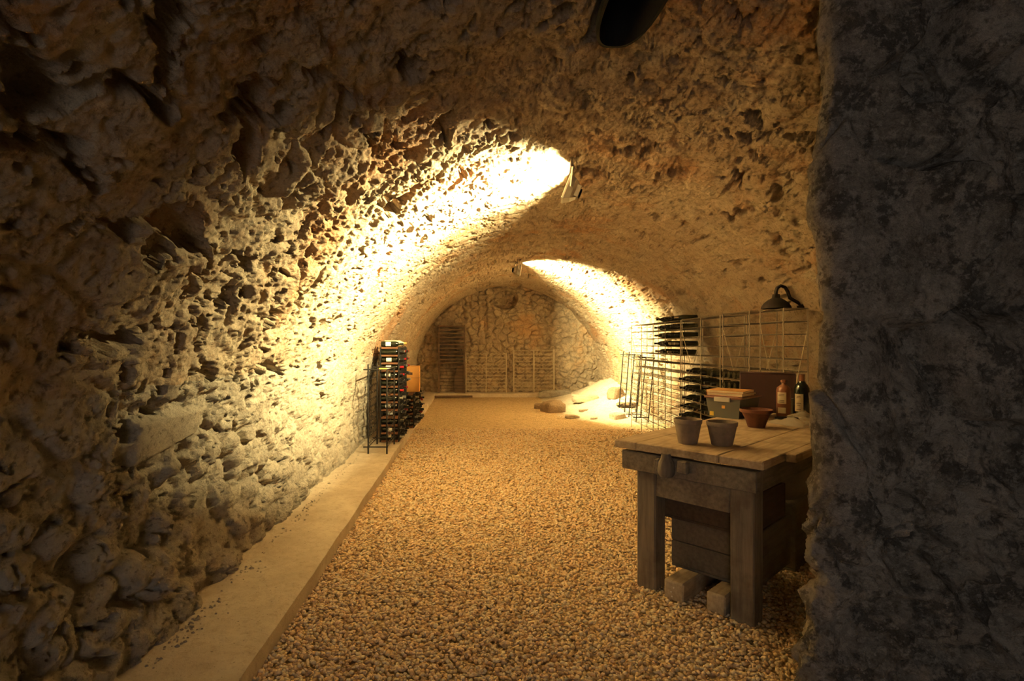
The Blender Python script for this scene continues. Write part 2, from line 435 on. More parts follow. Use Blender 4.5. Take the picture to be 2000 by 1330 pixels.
# the pier at the right
SIL = [(2.95, 1.12), (2.53, 1.11), (2.24, 1.104), (2.05, 1.082), (1.85, 1.074), (1.77, 1.104), (1.56, 1.107), (1.123, 1.104), (1.075, 1.107), (.945, 1.082), (.848, 1.055), (.783, 1.07), (.70, 1.104), (.62, 1.058), (.524, 1.04), (.427, 1.047), (0, 1.05)][::-1]
zz = np.arange(-.06, 3.05, .0085)
yf, R = 1.70, .07
t = []
A0, A1 = np.array([1.13, 1.70+R]), np.array([1.80, 2.42])
fd = (A1-A0)/np.linalg.norm(A1-A0); fn = np.array([-fd[1], fd[0]])
t += [(x, 2.42, 0, 1) for x in np.arange(3.5, 1.82, -.04)]
t += [(*(A1+(A0-A1)*q), *fn) for q in np.linspace(0, 1, 105)]
a0 = math.atan2(fn[1], fn[0]); cc = A0-fn*R
t += [(cc[0]+R*math.cos(a), cc[1]+R*math.sin(a), math.cos(a), math.sin(a)) for a in np.linspace(a0, 1.5*PI, 24)[1:]]
yf = cc[1]-R; xs = cc[0]
t += [(x, yf, 0, -1) for x in np.arange(xs+.008, 2.3, .008)]
t += [(x, yf, 0, -1) for x in np.arange(2.32, 3.5, .05)]
t = np.array(t); nt_, nz2 = len(t), len(zz)
P = np.stack([np.tile(t[:, 0], nz2), np.tile(t[:, 1], nz2), np.repeat(zz, nt_)], 1)
Nn = np.stack([np.tile(t[:, 2], nz2), np.tile(t[:, 3], nz2), np.zeros(nt_*nz2)], 1)
wp = np.stack([fbm(P*3+1, 3, 33), fbm(P*3+7, 3, 43), fbm(P*3+13, 3, 53)], 1)
low = sst(1.15, .8, P[:, 2]); f1, f2, cid, off = worley((P+wp*.10)*np.array([2.3, 2.3, 1.9])+3.3, 35)
ed = sst(.0, .055, f2-f1)
d = .028*fbm(P*2, 3, 2)+(1-.6*low)*(.07*ed*(.35+cid)-.05+.26*ed*(off[:, 0]+off[:, 2])*(cid-.5))
rough = np.clip(.35+.9*fbm(P*1.4+9, 2, 222), .4, 1)*(1-low)+low*1.15
d += rough*(.05*ridged(P*5.5+wp, 5, 65)+.04*fbm(P*12, 4, 75, .6)+.018*fbm(P*40, 3, 85))
g1, g2, gid, goff = worley((P+wp*.05)*8., 45)
d += low*(.05*np.sqrt(np.clip(1-(g1/.75)**2, 0, 1))*(.4+gid)-.03)
d = np.clip(d-.02, -.2, .09)*(1-(.62-.3*low)*sst(1.42, 1.2, P[:, 0]))
P += Nn*d[:, None]
sil = np.interp(P[:, 2], [a for a, _ in SIL], [b2 for _, b2 in SIL])
P[:, 0] += (sil-1.1)*sst(1.9, 1.25, P[:, 0])+.01
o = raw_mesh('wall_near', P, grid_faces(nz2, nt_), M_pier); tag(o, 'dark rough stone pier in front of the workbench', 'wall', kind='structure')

# ------------------------------------------------------------------ floor, ledge
gx = np.arange(-1.7, 3.75, .05); gy = np.arange(-2.9, 14.9, .05)
PX, PY = np.meshgrid(gx, gy); P = np.stack([PX.ravel(), PY.ravel(), np.zeros(PX.size)], 1)
P[:, 2] = .012*fbm(P*1.3, 3, 300)-.014
o = raw_mesh('floor', P, grid_faces(len(gy), len(gx)), M_bed); tag(o, 'gravel bed of the cellar floor', 'floor', kind='structure')
def floor_z(x, y): return 0.0
# pebbles lying on the bed, as one uncountable layer
def pebbles():
    ph = (1+5**.5)/2
    oct_v = np.array([(1,0,0),(-1,0,0),(0,1,0),(0,-1,0),(0,0,1),(0,0,-1)], float)
    oct_f = [(0,2,4),(2,1,4),(1,3,4),(3,0,4),(2,0,5),(1,2,5),(3,1,5),(0,3,5)]
    vs = [tuple(v) for v in oct_v]; cache = {}; fs = []
    def midp(a, b2):
        k = (min(a, b2), max(a, b2))
        if k not in cache:
            v = (np.array(vs[a])+np.array(vs[b2])); v /= np.linalg.norm(v); cache[k] = len(vs); vs.append(tuple(v))
        return cache[k]
    for a, b2, c in oct_f:
        ab, bc, ca = midp(a, b2), midp(b2, c), midp(c, a); fs += [(a, ab, ca), (ab, b2, bc), (ca, bc, c), (ab, bc, ca)]
    B = np.array(vs); Fb = np.array(fs)
    pts = []
    for y0, y1, dens, sc in ((1.45, 2.6, 5200, 1.0), (2.6, 4.2, 4300, 1.08), (4.2, 6.5, 2600, 1.3), (6.5, 9.0, 1700, 1.5)):
        n = int(dens*(y1-y0)*4.35); x = rng.uniform(-.93, 3.42, n); y = rng.uniform(y0, y1, n)
        k = (x/y < .70) & (x/y > -.56) & (x < 3.36) & (x-y < -.63)
        pts.append(np.stack([x[k], y[k], np.full(k.sum(), sc)], 1))
    pts = np.concatenate(pts); n = len(pts)
    a = rng.uniform(.0075, .0145, n)*pts[:, 2]; bq = a*rng.uniform(.62, .95, n); c = a*rng.uniform(.42, .7, n)
    V = B[None]*(1+rng.uniform(-.16, .16, (n, len(B)))[:, :, None])
    V = V*np.stack([a, bq, c], 1)[:, None, :]
    tx = rng.normal(0, .38, n); tz = rng.uniform(0, 2*PI, n)
    y_, z_ = V[:, :, 1]*np.cos(tx)[:, None]-V[:, :, 2]*np.sin(tx)[:, None], V[:, :, 1]*np.sin(tx)[:, None]+V[:, :, 2]*np.cos(tx)[:, None]
    x_ = V[:, :, 0]; ty = rng.normal(0, .3, n)
    x_, z_ = x_*np.cos(ty)[:, None]+z_*np.sin(ty)[:, None], -x_*np.sin(ty)[:, None]+z_*np.cos(ty)[:, None]
    X = x_*np.cos(tz)[:, None]-y_*np.sin(tz)[:, None]+pts[:, 0:1]; Y = x_*np.sin(tz)[:, None]+y_*np.cos(tz)[:, None]+pts[:, 1:2]
    Z = z_+(-.006+rng.uniform(-.006, .010, n))[:, None]
    V = np.stack([X, Y, Z], 2).reshape(-1, 3)
    Fc = (Fb[None]+(np.arange(n)*len(B))[:, None, None]).reshape(-1, 3)
    return raw_mesh('gravel', V, Fc, M_peb)
tag(pebbles(), 'loose golden pea gravel covering the cellar floor', 'gravel', kind='stuff')
# concrete ledge along the left wall and the end wall
def ledge(name, x0, x1, y0, y1, z1, label, along_y=True):
    n = int((y1-y0 if along_y else x1-x0)/.03)+2; vs = []; fs = []
    sec = [(0, -.1), (0, z1), (.3, z1+.004), (.7, z1+.002), (.96, z1), (1, z1-.012), (1, -.1)]
    q = np.linspace(0, 1, n); P = np.stack([q*12, q*0, q*0+(1 if along_y else 5)], 1)
    wv = .012*fbm(P*3.0, 4, 401); hv = .006*fbm(P*2.0+7, 3, 402)
    for i in range(n):
        for a, z in sec:
            if along_y: x = x0+(x1-x0)*a+(wv[i] if a > .9 else 0); y = y0+(y1-y0)*q[i]
            else: y = y1-(y1-y0)*a-(wv[i] if a > .9 else 0); x = x0+(x1-x0)*q[i]
            vs.append((x, y, z+(hv[i] if z > 0 else 0)))
    k = len(sec)
    for i in range(n-1):
        for j in range(k-1): fs.append((i*k+j, i*k+j+1, (i+1)*k+j+1, (i+1)*k+j))
    fs.append(tuple(range(k))); fs.append(tuple((n-1)*k+j for j in range(k))[::-1])
    o = MB().add(vs, fs).build(name, M_conc, None, True, 30); tag(o, label, 'ledge', kind='structure'); return o
LZ = .10
ledge('trim_1', -1.62, -.925, -2.5, 14.7, LZ, 'pale concrete ledge along the foot of the left wall')
ledge('trim_2', -.93, 3.7, 14.22, 14.75, .09, 'low concrete ledge at the foot of the end wall', False)
# dusty crumbs fallen along the wall foot
def crumbs():
    mb = MB()
    for i in range(1500):
        y = 1.5+8*random.random()**1.6; x = wall_x(-1, y, .13)+abs(random.gauss(0, .06)); r = random.uniform(.003, .010)*(1.7 if random.random() < .08 else 1)
        if x < -1.35 or x > -1.02: continue
        vs = [(x+r*random.uniform(.7, 1.2)*a, y+r*random.uniform(.7, 1.2)*b2, LZ+.002+r*.7*(c+.5)) for a, b2, c in ((1,0,0),(-1,0,0),(0,1,0),(0,-1,0),(0,0,1),(0,0,-1))]
        mb.add(vs, [(0,2,4),(2,1,4),(1,3,4),(3,0,4),(2,0,5),(1,2,5),(3,1,5),(0,3,5)])
    tag(mb.build('dirt', M_wall, None, True), 'stone crumbs and grit fallen along the foot of the left wall', 'dirt', kind='stuff')
crumbs()

# ------------------------------------------------------------------ stones and sand at the far right
def heap_h(x, y):
    X = np.asarray(x); Y = np.asarray(y)
    return np.clip(.62*np.exp(-((X-3.7)/1.0)**2-((Y-13.2)/1.7)**2)+.10*np.exp(-((X-3.0)/.8)**2-((Y-11.2)/1.1)**2)-.03, -.05, 2)
gx = np.linspace(1.0, 3.6, 105); gy = np.arange(9.0, 14.6, .03)
PX, PY = np.meshgrid(gx, gy); P = np.stack([PX.ravel(), PY.ravel(), np.zeros(PX.size)], 1)
lim = np.interp(P[:, 1], gy, [wall_x(1, yy_, .3)+.03 for yy_ in gy]); P[:, 0] = 1.0+(P[:, 0]-1.0)*(lim-1.0)/2.6
P[:, 2] = heap_h(P[:, 0], P[:, 1])+.05*fbm(P*2.2, 4, 500)*sst(.02, .2, heap_h(P[:, 0], P[:, 1]))+.012*fbm(P*14, 3, 510)
o = raw_mesh('sand_heap', P, grid_faces(len(gy), len(gx)), M_sand); tag(o, 'pale heap of sand and lime against the right wall', 'sand heap', kind='stuff')
def stone(name, loc, size, mat, label, seed, rz=0, cat='stone', group=None, flat=.35, facet=.3, rough=.12):
    n1, n2 = 36, 24; vs = []
    u = np.linspace(0, 2*PI, n1, endpoint=False); v = np.linspace(-PI/2, PI/2, n2)
    U, Vq = np.meshgrid(u, v); P = np.stack([np.cos(U)*np.cos(Vq), np.sin(U)*np.cos(Vq), np.sin(Vq)], 2).reshape(-1, 3)
    e = 1-facet                                       # towards a block
    B = np.sign(P)*np.abs(P)**e; B /= np.maximum(1e-6, np.abs(B).max(1))[:, None]*.35+.65
    f1, f2, cid, off = worley(P*1.3+seed*3.7, seed)
    dd = 1+rough*2*fbm(P*1.2+seed, 3, seed)+rough*.8*fbm(P*4+seed, 3, seed+5)+.10*(cid-.5)*sst(0, .3, f2-f1)
    B = B*dd[:, None]*np.array(size)/2
    B[:, 2] = np.maximum(B[:, 2], -size[2]*.5*flat)
    B[:, 2] -= B[:, 2].min()
    F = []
    for j in range(n2-1):
        for i in range(n1): F.append((j*n1+i, j*n1+(i+1) % n1, (j+1)*n1+(i+1) % n1, (j+1)*n1+i))
    o = raw_mesh(name, B, F, mat); o.location = loc; o.rotation_euler = (0, 0, rz)
    return tag(o, label, cat, group)
def at_floor(px, py, z=0.):
    k = (py-668)/(CAM_Z-z); return ((px-918)/k, F_PX/k)
x, y = at_floor(1081, 803); stone('boulder', (x, y, -.015), (.44, .36, .37), M_boulder, 'largest brown boulder, squared, standing on the gravel before the sand heap', 3, .3, facet=.28)
x, y = at_floor(1056, 797); stone('stone', (x, y, -.01), (.26, .22, .17), M_boulder, 'small brown stone half hidden left of the squared brown boulder', 8, .8)
x, y = at_floor(1143, 794); stone('stone', (x, y, heap_h(x, y)-.02), (.58, .34, .24), M_pale, 'wide pale stone with a brown top on the foot of the sand heap', 12, .1, facet=.35)
x, y = at_floor(1079, 774); stone('stone', (x, 14.03, .0), (.84, .22, .22), M_grey, 'long grey stone lying along the end wall ledge', 21, .02, facet=.5, flat=.8)
k = 90.; x, y = (1202-918)/k, F_PX/k; stone('stone', (x, y, float(heap_h(x, y))-.03), (.32, .28, .38), M_boulder, 'brown upright stone stuck high in the sand heap by the right wall', 33, .5)
x, y = at_floor(1205, 818); stone('stone', (x, y, -.01), (.26, .22, .19), M_pale, 'round pale stone on the gravel beside the leaning iron rack', 44, .4)
x, y = at_floor(1226, 806); stone('stone', (x, y, float(heap_h(x, y))-.01), (.42, .24, .10), M_boulder, 'flat brown stone slab behind the round pale stone', 52, .1)
x, y = at_floor(1118, 815); stone('stone', (x, y, -.008), (.26, .16, .08), M_pale, 'low flat stone on the gravel right of the squared brown boulder', 57, .2)
x, y = at_floor(1160, 818); stone('stone', (x, y, -.008), (.14, .11, .06), M_pale, 'small stone on the gravel left of the round pale stone', 63, .9)
x, y = at_floor(1140, 806); stone('stone', (x, y, float(heap_h(x, y))-.01), (.20, .12, .06), M_boulder, 'thin brown stone chip just in front of the wide pale stone', 71, .6)
x, y = at_floor(1157, 776); stone('stone', (x, y, float(heap_h(x, y))-.02), (.22, .18, .14), M_pale, 'small pale stone behind the wide pale stone on the sand heap', 77, .3)

# black liner added inside the crown shaft; its colour stands for the shade
def shaft_liner():
    FX = .70
    n = 40; vs = []; fs = []
    def ring(sx, sy, z, cy):
        return [(FX+sx*math.copysign(abs(math.cos(q))**.7, math.cos(q)), cy+sy*math.copysign(abs(math.sin(q))**.7, math.sin(q)), z) for q in (2*PI*k/n for k in range(n))]
    for sx, sy, z in ((.135, .43, 2.92), (.132, .425, 2.885), (.118, .41, 2.885), (.11, .39, 3.05), (.105, .38, 3.55)): vs += ring(sx, sy, z, 2.20)
    for i in range(4):
        for k in range(n): fs.append((i*n+k, (i+1)*n+k, (i+1)*n+(k+1) % n, i*n+(k+1) % n))
    fs.append(tuple(4*n+k for k in range(n)))
    o = MB().add(vs, fs).build('shaft_liner', M_shaft_dark, None, True, 60); tag(o, 'black liner added to darken the shaft in the vault above the near floor', 'shaft_liner')
M_shaft_dark = plain('shaft_shade_black', (.012, .011, .010), .85, 0, .4, 9, .4, .2)  # black painted in place of the shade up the shaft
shaft_liner()

# ------------------------------------------------------------------ floodlights
def floodlight(loc, aim, label, power, cone, ztop):
    r = empty('floodlight', loc, label, 'floodlight')
    d = Vector(aim).normalized(); q = d.to_track_quat('X', 'Z'); R3 = q.to_matrix().to_4x4()
    mb = MB()
    def fr(mb, x0, x1, a0, b0, a1, b1):
        vs = [(x0, s*a0, t*b0) for s, t in ((-1,-1),(1,-1),(1,1),(-1,1))]+[(x1, s*a1, t*b1) for s, t in ((-1,-1),(1,-1),(1,1),(-1,1))]
        mb.add([tuple(R3 @ Vector(p)) for p in vs], [(3,2,1,0),(4,5,6,7),(0,1,5,4),(1,2,6,5),(2,3,7,6),(3,0,4,7)])
    fr(mb, -.10, -.055, .04, .055, .075, .085); fr(mb, -.055, -.008, .075, .085, .09, .105)
    for k in range(-3, 4): mb.box(-.115, -.055, k*.018-.003, k*.018+.003, -.05, .05, .001, R3)
    mb.build('housing', M_lampm, r)
    mb = MB()
    for a, b2, c, e2 in ((-.095, .095, .095, .11), (-.095, .095, -.11, -.095), (-.095, -.08, -.095, .095), (.08, .095, -.095, .095)):
        mb.box(-.008, .012, a, b2, c, e2, .002, R3)
    mb.build('front_frame', M_lampm, r)
    mb = MB(); mb.box(-.004, .001, -.08, .08, -.095, .095, .001, R3); mb.build('glass', M_lens, r)
    mb = MB(); mb.box(-.13, -.10, -.03, .03, -.04, .03, .004, R3); mb.build('terminal_box', M_lampd, r)
    mb = MB()
    h = ztop-loc[2]
    for s in (-1, 1):
        p = R3 @ Vector((-.03, s*.098, 0)); p2 = R3 @ Vector((-.05, s*.098, 0)); p2.z = h-.015
        mb.tube([p, p2], .008, 6)
    a = R3 @ Vector((-.05, -.098, 0)); b3 = R3 @ Vector((-.05, .098, 0)); a.z = b3.z = h-.015
    mb.tube([a, b3], .009, 6); mb.tube([(a+b3)/2, (a+b3)/2+Vector((0, 0, .06))], .012, 6)
    mb.build('bracket', M_lampm, r)
    l = bpy.data.lights.new('floodlight_lamp', 'AREA'); l.energy = power; l.color = LAMP_COL; l.shape = 'RECTANGLE'; l.size = .16; l.size_y = .19
    l.spread = math.radians(cone)
    lo = bpy.data.objects.new('floodlight_lamp', l); COL.objects.link(lo); lo.parent = r
    lo.location = d*.016; lo.rotation_euler = d.to_track_quat('-Z', 'Y').to_euler()
    return r
floodlight((.84, 4.66, 2.78), (-1, .15, .40), 'nearer ceiling floodlight, aimed at the left wall', LAMP_A, 148, 2.95)
floodlight((.92, 10.1, 2.79), (1, .22, -.14), 'farther ceiling floodlight, aimed at the right wall', LAMP_B, 122, 2.95)


# ------------------------------------------------------------------ bottles
BPROF = [(.0, .004), (.026, .0), (.0365, .003), (.0375, .012), (.0375, .185), (.036, .2), (.029, .222), (.019, .238), (.0148, .252), (.0142, .29), (.0158, .292), (.0158, .300), (.0, .301)]
def bottle_proto(kind, cap, label, cat='wine bottle', glass=None, lab=None, k=1., gl=16):
    mb = MB().lathe([(r*k, z*k) for r, z in BPROF], gl, caps=False); o = mb.build('wine_bottle', glass or M_glass, None, True, 40)
    tag(o, label, cat)
    MB().lathe([(.0152*k, .245*k), (.0150*k, .288*k), (.0166*k, .292*k), (.0166*k, .3005*k), (0, .3025*k)], gl, caps=False).build('capsule', cap, o, True)
    if lab: MB().sheet(.0379*k, .065*k, .135*k, -.8, .8).build('paper_label', lab, o, True)
    remember(o)
    return o
PROTO = {
    'red': bottle_proto('red', M_capred, 'red', lab=M_labelw), 'black': bottle_proto('black', M_capblk, 'black', lab=M_labelw),
    'silver': bottle_proto('silver', M_capsil, 'silver', lab=M_label), 'bare': bottle_proto('bare', M_capblk, 'bare'), 'baresil': bottle_proto('baresil', M_capsil, 'bare')}
USED = set()
def lay(kind, x, y, z, direction, label, group, roll=None, tilt=0.):
    """a bottle lying along X: x is the base end, direction +1 puts the neck towards +X"""
    roll = random.uniform(-.5, .5) if roll is None else roll
    M = Matrix.Rotation(random.uniform(-.025, .025), 3, 'Z') @ Matrix.Rotation(direction*(PI/2)+tilt, 3, 'Y') @ Matrix.Rotation(roll, 3, 'Z')
    p = PROTO[kind]
    if kind in USED: c = dup(p)
    else: USED.add(kind); c = p
    c.location = (x, y, z); c.rotation_euler = M.to_euler(); c['label'] = label; c['group'] = group
    return c

# ------------------------------------------------------------------ left: tall wood-and-metal rack, low rack behind it, iron rack in front
def slat_rack(name, loc, cols, rows, pitch, rowh, depth, label):
    r = empty(name, loc, label, 'wine rack')
    H = rows*rowh
    for c in range(cols+1):
        y = c*pitch; mb = MB()
        for x in (0, depth): mb.box(x-.009, x+.009, y-.005, y+.005, 0, H+.012, .001)
        f = mb.build('side_frame', M_iron, r)
        mb = MB()
        for k in range(rows+1): mb.box(.012, depth-.012, y-.011, y+.011, k*rowh-.001, k*rowh+.022, .002)
        mb.build('slats', M_slat, f)
    mb = MB()
    for k in range(rows+1):
        for x in (0, depth): mb.box(x-.002, x+.002, 0, cols*pitch, k*rowh+.002, k*rowh+.022, .0005)
    mb.build('rails', M_iron, r)
    return r
RX, RY, RP, RH = -1.20, 7.20, .104, .104
slat_rack('bottle_rack', (RX, RY, LZ+.012), 8, 12, RP, RH, .245, 'tall black and wood bottle rack on the left concrete ledge')
random.seed(21)
for r_ in range(12):
    for c in range(8):
        if random.random() < (.06 if c < 3 else .22): continue
        z = LZ+.012+r_*RH+.024+.0385; y = RY+(c+.5)*RP
        kd = random.choices(['red', 'black', 'silver', 'bare'], [4, 4, 1, 2])[0] if r_ > 5 else random.choices(['red', 'black', 'silver', 'bare'], [1, 5, 1.5, 2.5])[0]
        nm = {'red': 'dark wine bottle with a red capsule lying in the tall rack on the left ledge', 'black': 'dark wine bottle with a black capsule and white label lying in the tall left rack',
              'silver': 'dark wine bottle with a silver capsule lying in the tall rack on the left ledge', 'bare': 'dark bottle without paper label lying in the tall rack on the left ledge'}[kd]
        lay(kd, RX+.0+random.uniform(-.01, .02), y, z, 1, nm, kd+' bottles in the tall left rack', roll=random.uniform(PI-1.2, PI+1.2) if random.random() < .3 else random.choice([-1, 1])*random.uniform(1.2, 1.9))
TZ = LZ+.012+12*RH+.0245
lay('black', RX+.005, RY+.035, TZ+.0385, 1, 'black bottle with a white label lying on top of the tall left rack', 'things on top of the tall left rack', roll=-PI/2)
# cream wrapped bottle and wire loop on top
mb = MB().lathe([(0, 0), (.035, .0), (.043, .004), (.043, .2), (.040, .215), (.021, .25), (.0165, .262), (.016, .3), (0, .302)], 18, .02, False)
o = mb.build('wrapped_bottle', M_cream, None, True); tag(o, 'cream paper wrapped bottle lying on top of the tall left rack', 'bottle', 'things on top of the tall left rack')
MB().lathe([(.0172, .268), (.0172, .3015), (0, .304)], 14, 0, False).build('capsule', M_gold, o, True)
o.location = (RX+.03, RY+.17, TZ+.046); o.rotation_euler = (0, PI/2, 0)
o = MB().tube([(0, 0, 0), (.03, 0, .008), (.055, .004, -.006), (.072, .006, -.045), (.078, .006, -.09), (.07, .006, -.115)], .003, 6).build('bent_wire', M_iron, None, True)
o.location = (RX+.25, RY+.30, TZ+.004); tag(o, 'short bent black wire hanging from the top of the tall left rack', 'wire')
# low rack behind
BX, BY = -1.12, 8.35
slat_rack('bottle_rack', (BX, BY, LZ+.012), 11, 5, RP, RH, .245, 'low bottle rack behind the tall one on the left ledge, cardboard box on top')
for r_ in range(5):
    for c in range(11):
        if random.random() < .15: continue
        kd = random.choices(['red', 'black', 'silver', 'bare'], [1, 4, 3, 2])[0]
        lay(kd, BX+random.uniform(-.005, .03), BY+(c+.5)*RP, LZ+.012+r_*RH+.024+.0385, 1,
            {'red': 'dark wine bottle with a red capsule lying in the low left rack', 'black': 'dark wine bottle with a black capsule lying in the low left rack', 'silver': 'dark wine bottle with a silver capsule lying in the low left rack', 'bare': 'dark bottle without paper label lying in the low left rack'}[kd], kd+' bottles in the low left rack')
bz = LZ+.012+5*RH+.0245
o = empty('cardboard_box', (-.955, 8.72, bz), 'orange cardboard wine box standing on the low left bottle rack', 'box', .06)
MB().box(-.14, .14, -.17, .17, 0, .40, .005).build('carton', M_card, o)
mb = MB(); mb.box(-.14, -.003, -.172, .172, .401, .406, .001); mb.box(.003, .14, -.172, .172, .401, .406, .001); mb.build('flap', M_card, o)
MB().box(.139, .1415, -.04, .04, .29, .315, .0005).build('hand_hole', M_ink, o)
MB().box(-.05, .03, -.1712, -.1698, .27, .31, .0003).build('printed_mark', M_ink, o)
MB().box(-.141, .141, -.1715, .1715, .222, .226, .0005).build('crease', M_slat, o)

def wavy(p0, p1, amp, n, up=Vector((0, 0, 1))):
    p0 = Vector(p0); p1 = Vector(p1); return [p0.lerp(p1, i/n)+up*(amp*(1 if i % 2 else -1)*.5*(1 if 0 < i < n else 0)) for i in range(n+1)]
def iron_rack(loc, L, D, H, label, lean=0., rz=0., side_wires=True, rows=10, name='iron_rack'):
    """a dark rod frame, two end frames and wavy bottle wires running between them"""
    r = empty(name, loc, label, 'wine rack', rz)
    for e2, yy in enumerate((0, L)):
        mb = MB()
        for i, x in enumerate((0, D)):
            mb.tube([(x, yy, 0), (x+lean, yy, H+(.06 if i == 0 else 0))], .0105, 6)
        for z in (.085, H-.005): mb.tube([(-.06+lean*z/H, yy, z), (D+lean*z/H+.012, yy, z)], .009, 6)
        mb.build('end_frame', M_iron, r)
    for x in (0, D):
        mb = MB()
        for k in range(rows):
            z = .12+k*(H-.16)/(rows-1)
            mb.tube(wavy((x+lean*z/H, 0, z), (x+lean*z/H, L, z), .03, 2*max(3, int(L/.1))), .0032, 5)
        mb.build('bottle_wires', M_iron, r)
    mb = MB()
    for x in (0, D): mb.tube([(x+lean, 0, H-.005), (x+lean, L, H-.005)], .007, 5); mb.tube([(x, 0, .085), (x, L, .085)], .007, 5)
    mb.build('rails', M_iron, r)
    return r
r = iron_rack((-1.225, 6.47, LZ+.002), .62, .225, 1.02, 'empty black iron rack standing before the tall left rack', rows=11)
MB().box(.13, .225, -.008, .008, 1.02, 1.035, .002).build('slat', M_yellow, r)

# ------------------------------------------------------------------ far end: slatted rack, two wire panels, batten
FYW = 14.42
r = empty('slatted_rack', (-.83, 14.32, .09), 'tall dark slatted rack standing at the left of the end wall', 'rack')
for x in (0, .68):
    for yy in (0, .12): MB().box(x-.02, x+.02, yy-.012, yy+.012, 0, 1.82, .003).build('post', M_darkwood, r)
for k in range(11):
    MB().box(-.02, .70, -.02, .135, 1.80-k*.098-.035, 1.80-k*.098, .004).build('shelf_slat', M_darkwood, r)
mb = MB()
for k in range(7): mb.tube([(0, 0, .12+k*.09), (.68, 0, .12+k*.09)], .005, 5)
mb.build('wires', M_iron, r)
mb = MB(); mb.add([(.68, .03, .0), (.68, .03, .75), (.48, .05, .72), (.40, .05, .35), (.42, .05, 0), (.68, .05, .0), (.68, .05, .75), (.48, .07, .72), (.40, .07, .35), (.42, .07, 0)],
    [(0,1,2,3,4), (9,8,7,6,5), (0,5,6,1), (1,6,7,2), (2,7,8,3), (3,8,9,4), (4,9,5,0)]); mb.build('shade_board', M_darkwood, r)  # dark board standing in for the triangular shade at the rack's lower right
def wire_panel(loc, W, H, rows, label, group):
    r = empty('wire_rack', loc, label, 'wine rack', 0, group)
    mb = MB()
    for x in (0, W/2, W):
        for yy in (0, .16): mb.tube([(x, yy, 0), (x, yy, H+.03)], .010, 6)
    mb.build('posts', M_wirel, r)
    mb = MB()
    for k in range(rows):
        z = .08+k*(H-.08)/(rows-1)
        for yy in (0, .16): mb.tube(wavy((0, yy, z), (W, yy, z), .03, 20), .0055, 5)
    mb.build('bottle_wires', M_wirel, r)
    return r
wire_panel((-.105, 14.30, .09), 1.07, 1.04, 11, 'lower pale wire rack against the end wall, beside the slatted rack', 'pale wire racks at the end wall')
wire_panel((1.17, 14.30, .09), 1.07, 1.13, 12, 'taller pale wire rack against the end wall, behind the squared boulder', 'pale wire racks at the end wall')
o = MB().box(-.5, .5, -.04, .04, 0, .045, .006).build('batten', M_darkwood); x, y = at_floor(886, 775); o.location = (x, 14.05, .004); o.rotation_euler = (0, 0, .03)
tag(o, 'dark timber batten lying on the gravel before the end wall', 'timber')

# ------------------------------------------------------------------ right: wire racks with bottles
ZT, RW = 1.755, .115
def wire_rack(y0, y1, x0, x1, ztop, label, posts, brace=True):
    r = empty('wire_rack', (x0, y0, 0), label, 'wine rack', 0)
    D, L = x1-x0, y1-y0
    mb = MB()
    for yy in posts:
        for x in (0, D): mb.tube([(x, yy, 0), (x, yy, ztop)], .0058, 6)
    for yy in (0, L): mb.tube([(0, yy, ztop), (D, yy, ztop)], .0058, 6)
    mb.build('posts', M_wire, r)
    zs = [ztop-.003-k*RW for k in range(int((ztop-.1)/RW)+1)]
    for x, nm in ((0, 'front_grid'), (D, 'back_grid')):
        mb = MB()
        for z in zs: mb.tube([(x, 0, z), (x, L, z)], .0045, 5)
        mb.build(nm, M_wired, r)
    mb = MB(); n = max(2, int(L/.105))
    for z in zs:
        for k in range(n+1): mb.tube([(0, k*L/n, z), (D, k*L/n, z)], .0024, 4)
    mb.build('cross_wires', M_wired, r)
    if brace:
        MB().tube([(0, .01, ztop*.28), (D, .01, ztop*.88)], .0045, 5).build('brace', M_wirel, r); MB().tube([(D, L-.01, ztop*.3), (0, L-.01, ztop*.9)], .0045, 5).build('brace', M_wirel, r)
    return r
WX0, WX1 = 2.76, 3.03
wire_rack(7.05, 9.2, WX0, WX1, ZT-.02, 'longest wire rack on the right, farthest of the row, bottles near its top', [0, .55, 1.05, 1.6, 2.15])
wire_rack(5.93, 7.0, WX0, WX1, ZT-.01, 'wire rack on the right with bottles in its lower rows, next to the longest rack', [0, .5, 1.07])
wire_rack(5.31, 5.87, WX0, WX1, ZT, 'wire rack on the right with a few bottles behind the plastic box', [0, .56])
wire_rack(4.87, 5.26, 2.84, 3.06, ZT+.0, 'nearest narrow empty wire rack on the right, beside the old wall lamp', [0, .39])
random.seed(5)
def rowz(k, top): return top-.003-k*RW+.0415
for k in range(0, 5):
    for j in range(8):
        if k == 0 and j > 6: continue
        y = 7.05+.105*(j+.5)-.0
        lay(random.choice(['bare', 'black', 'baresil', 'bare']), 3.0+random.uniform(-.02, .01), y+.01, rowz(k, ZT-.02), -1,
            'dark wine bottle lying in the upper rows of the longest wire rack', 'bottles in the upper rows of the right wire racks')
for k in range(6, 13):
    for j in range(10):
        if random.random() < (.5 if k > 10 else .08): continue
        y = 5.93+.1035*(j+.5)+.01
        if k == 6 and j > 7: continue
        rev = random.random() < (.35 if j < 5 else .0)
        lay(random.choice(['bare', 'black', 'bare', 'bare']), (2.74 if rev else 3.0)+random.uniform(-.02, .01), y, rowz(k, ZT-.01), 1 if rev else -1,
            'dark wine bottle lying base outwards in the lower rows of the right wire rack' if rev else 'dark wine bottle lying neck outwards in the lower rows of the right wire rack', 'base outward bottles in the lower right rows' if rev else 'neck outward bottles in the lower right rows')
for k in (6, 7, 8):
    for j in range(5):
        lay('bare', 2.74+random.uniform(-.01, .01), 5.31+.11*(j+.5), rowz(k, ZT), 1, 'dark wine bottle lying in the wire rack behind the plastic box', 'bottles in the wire rack behind the plastic box')
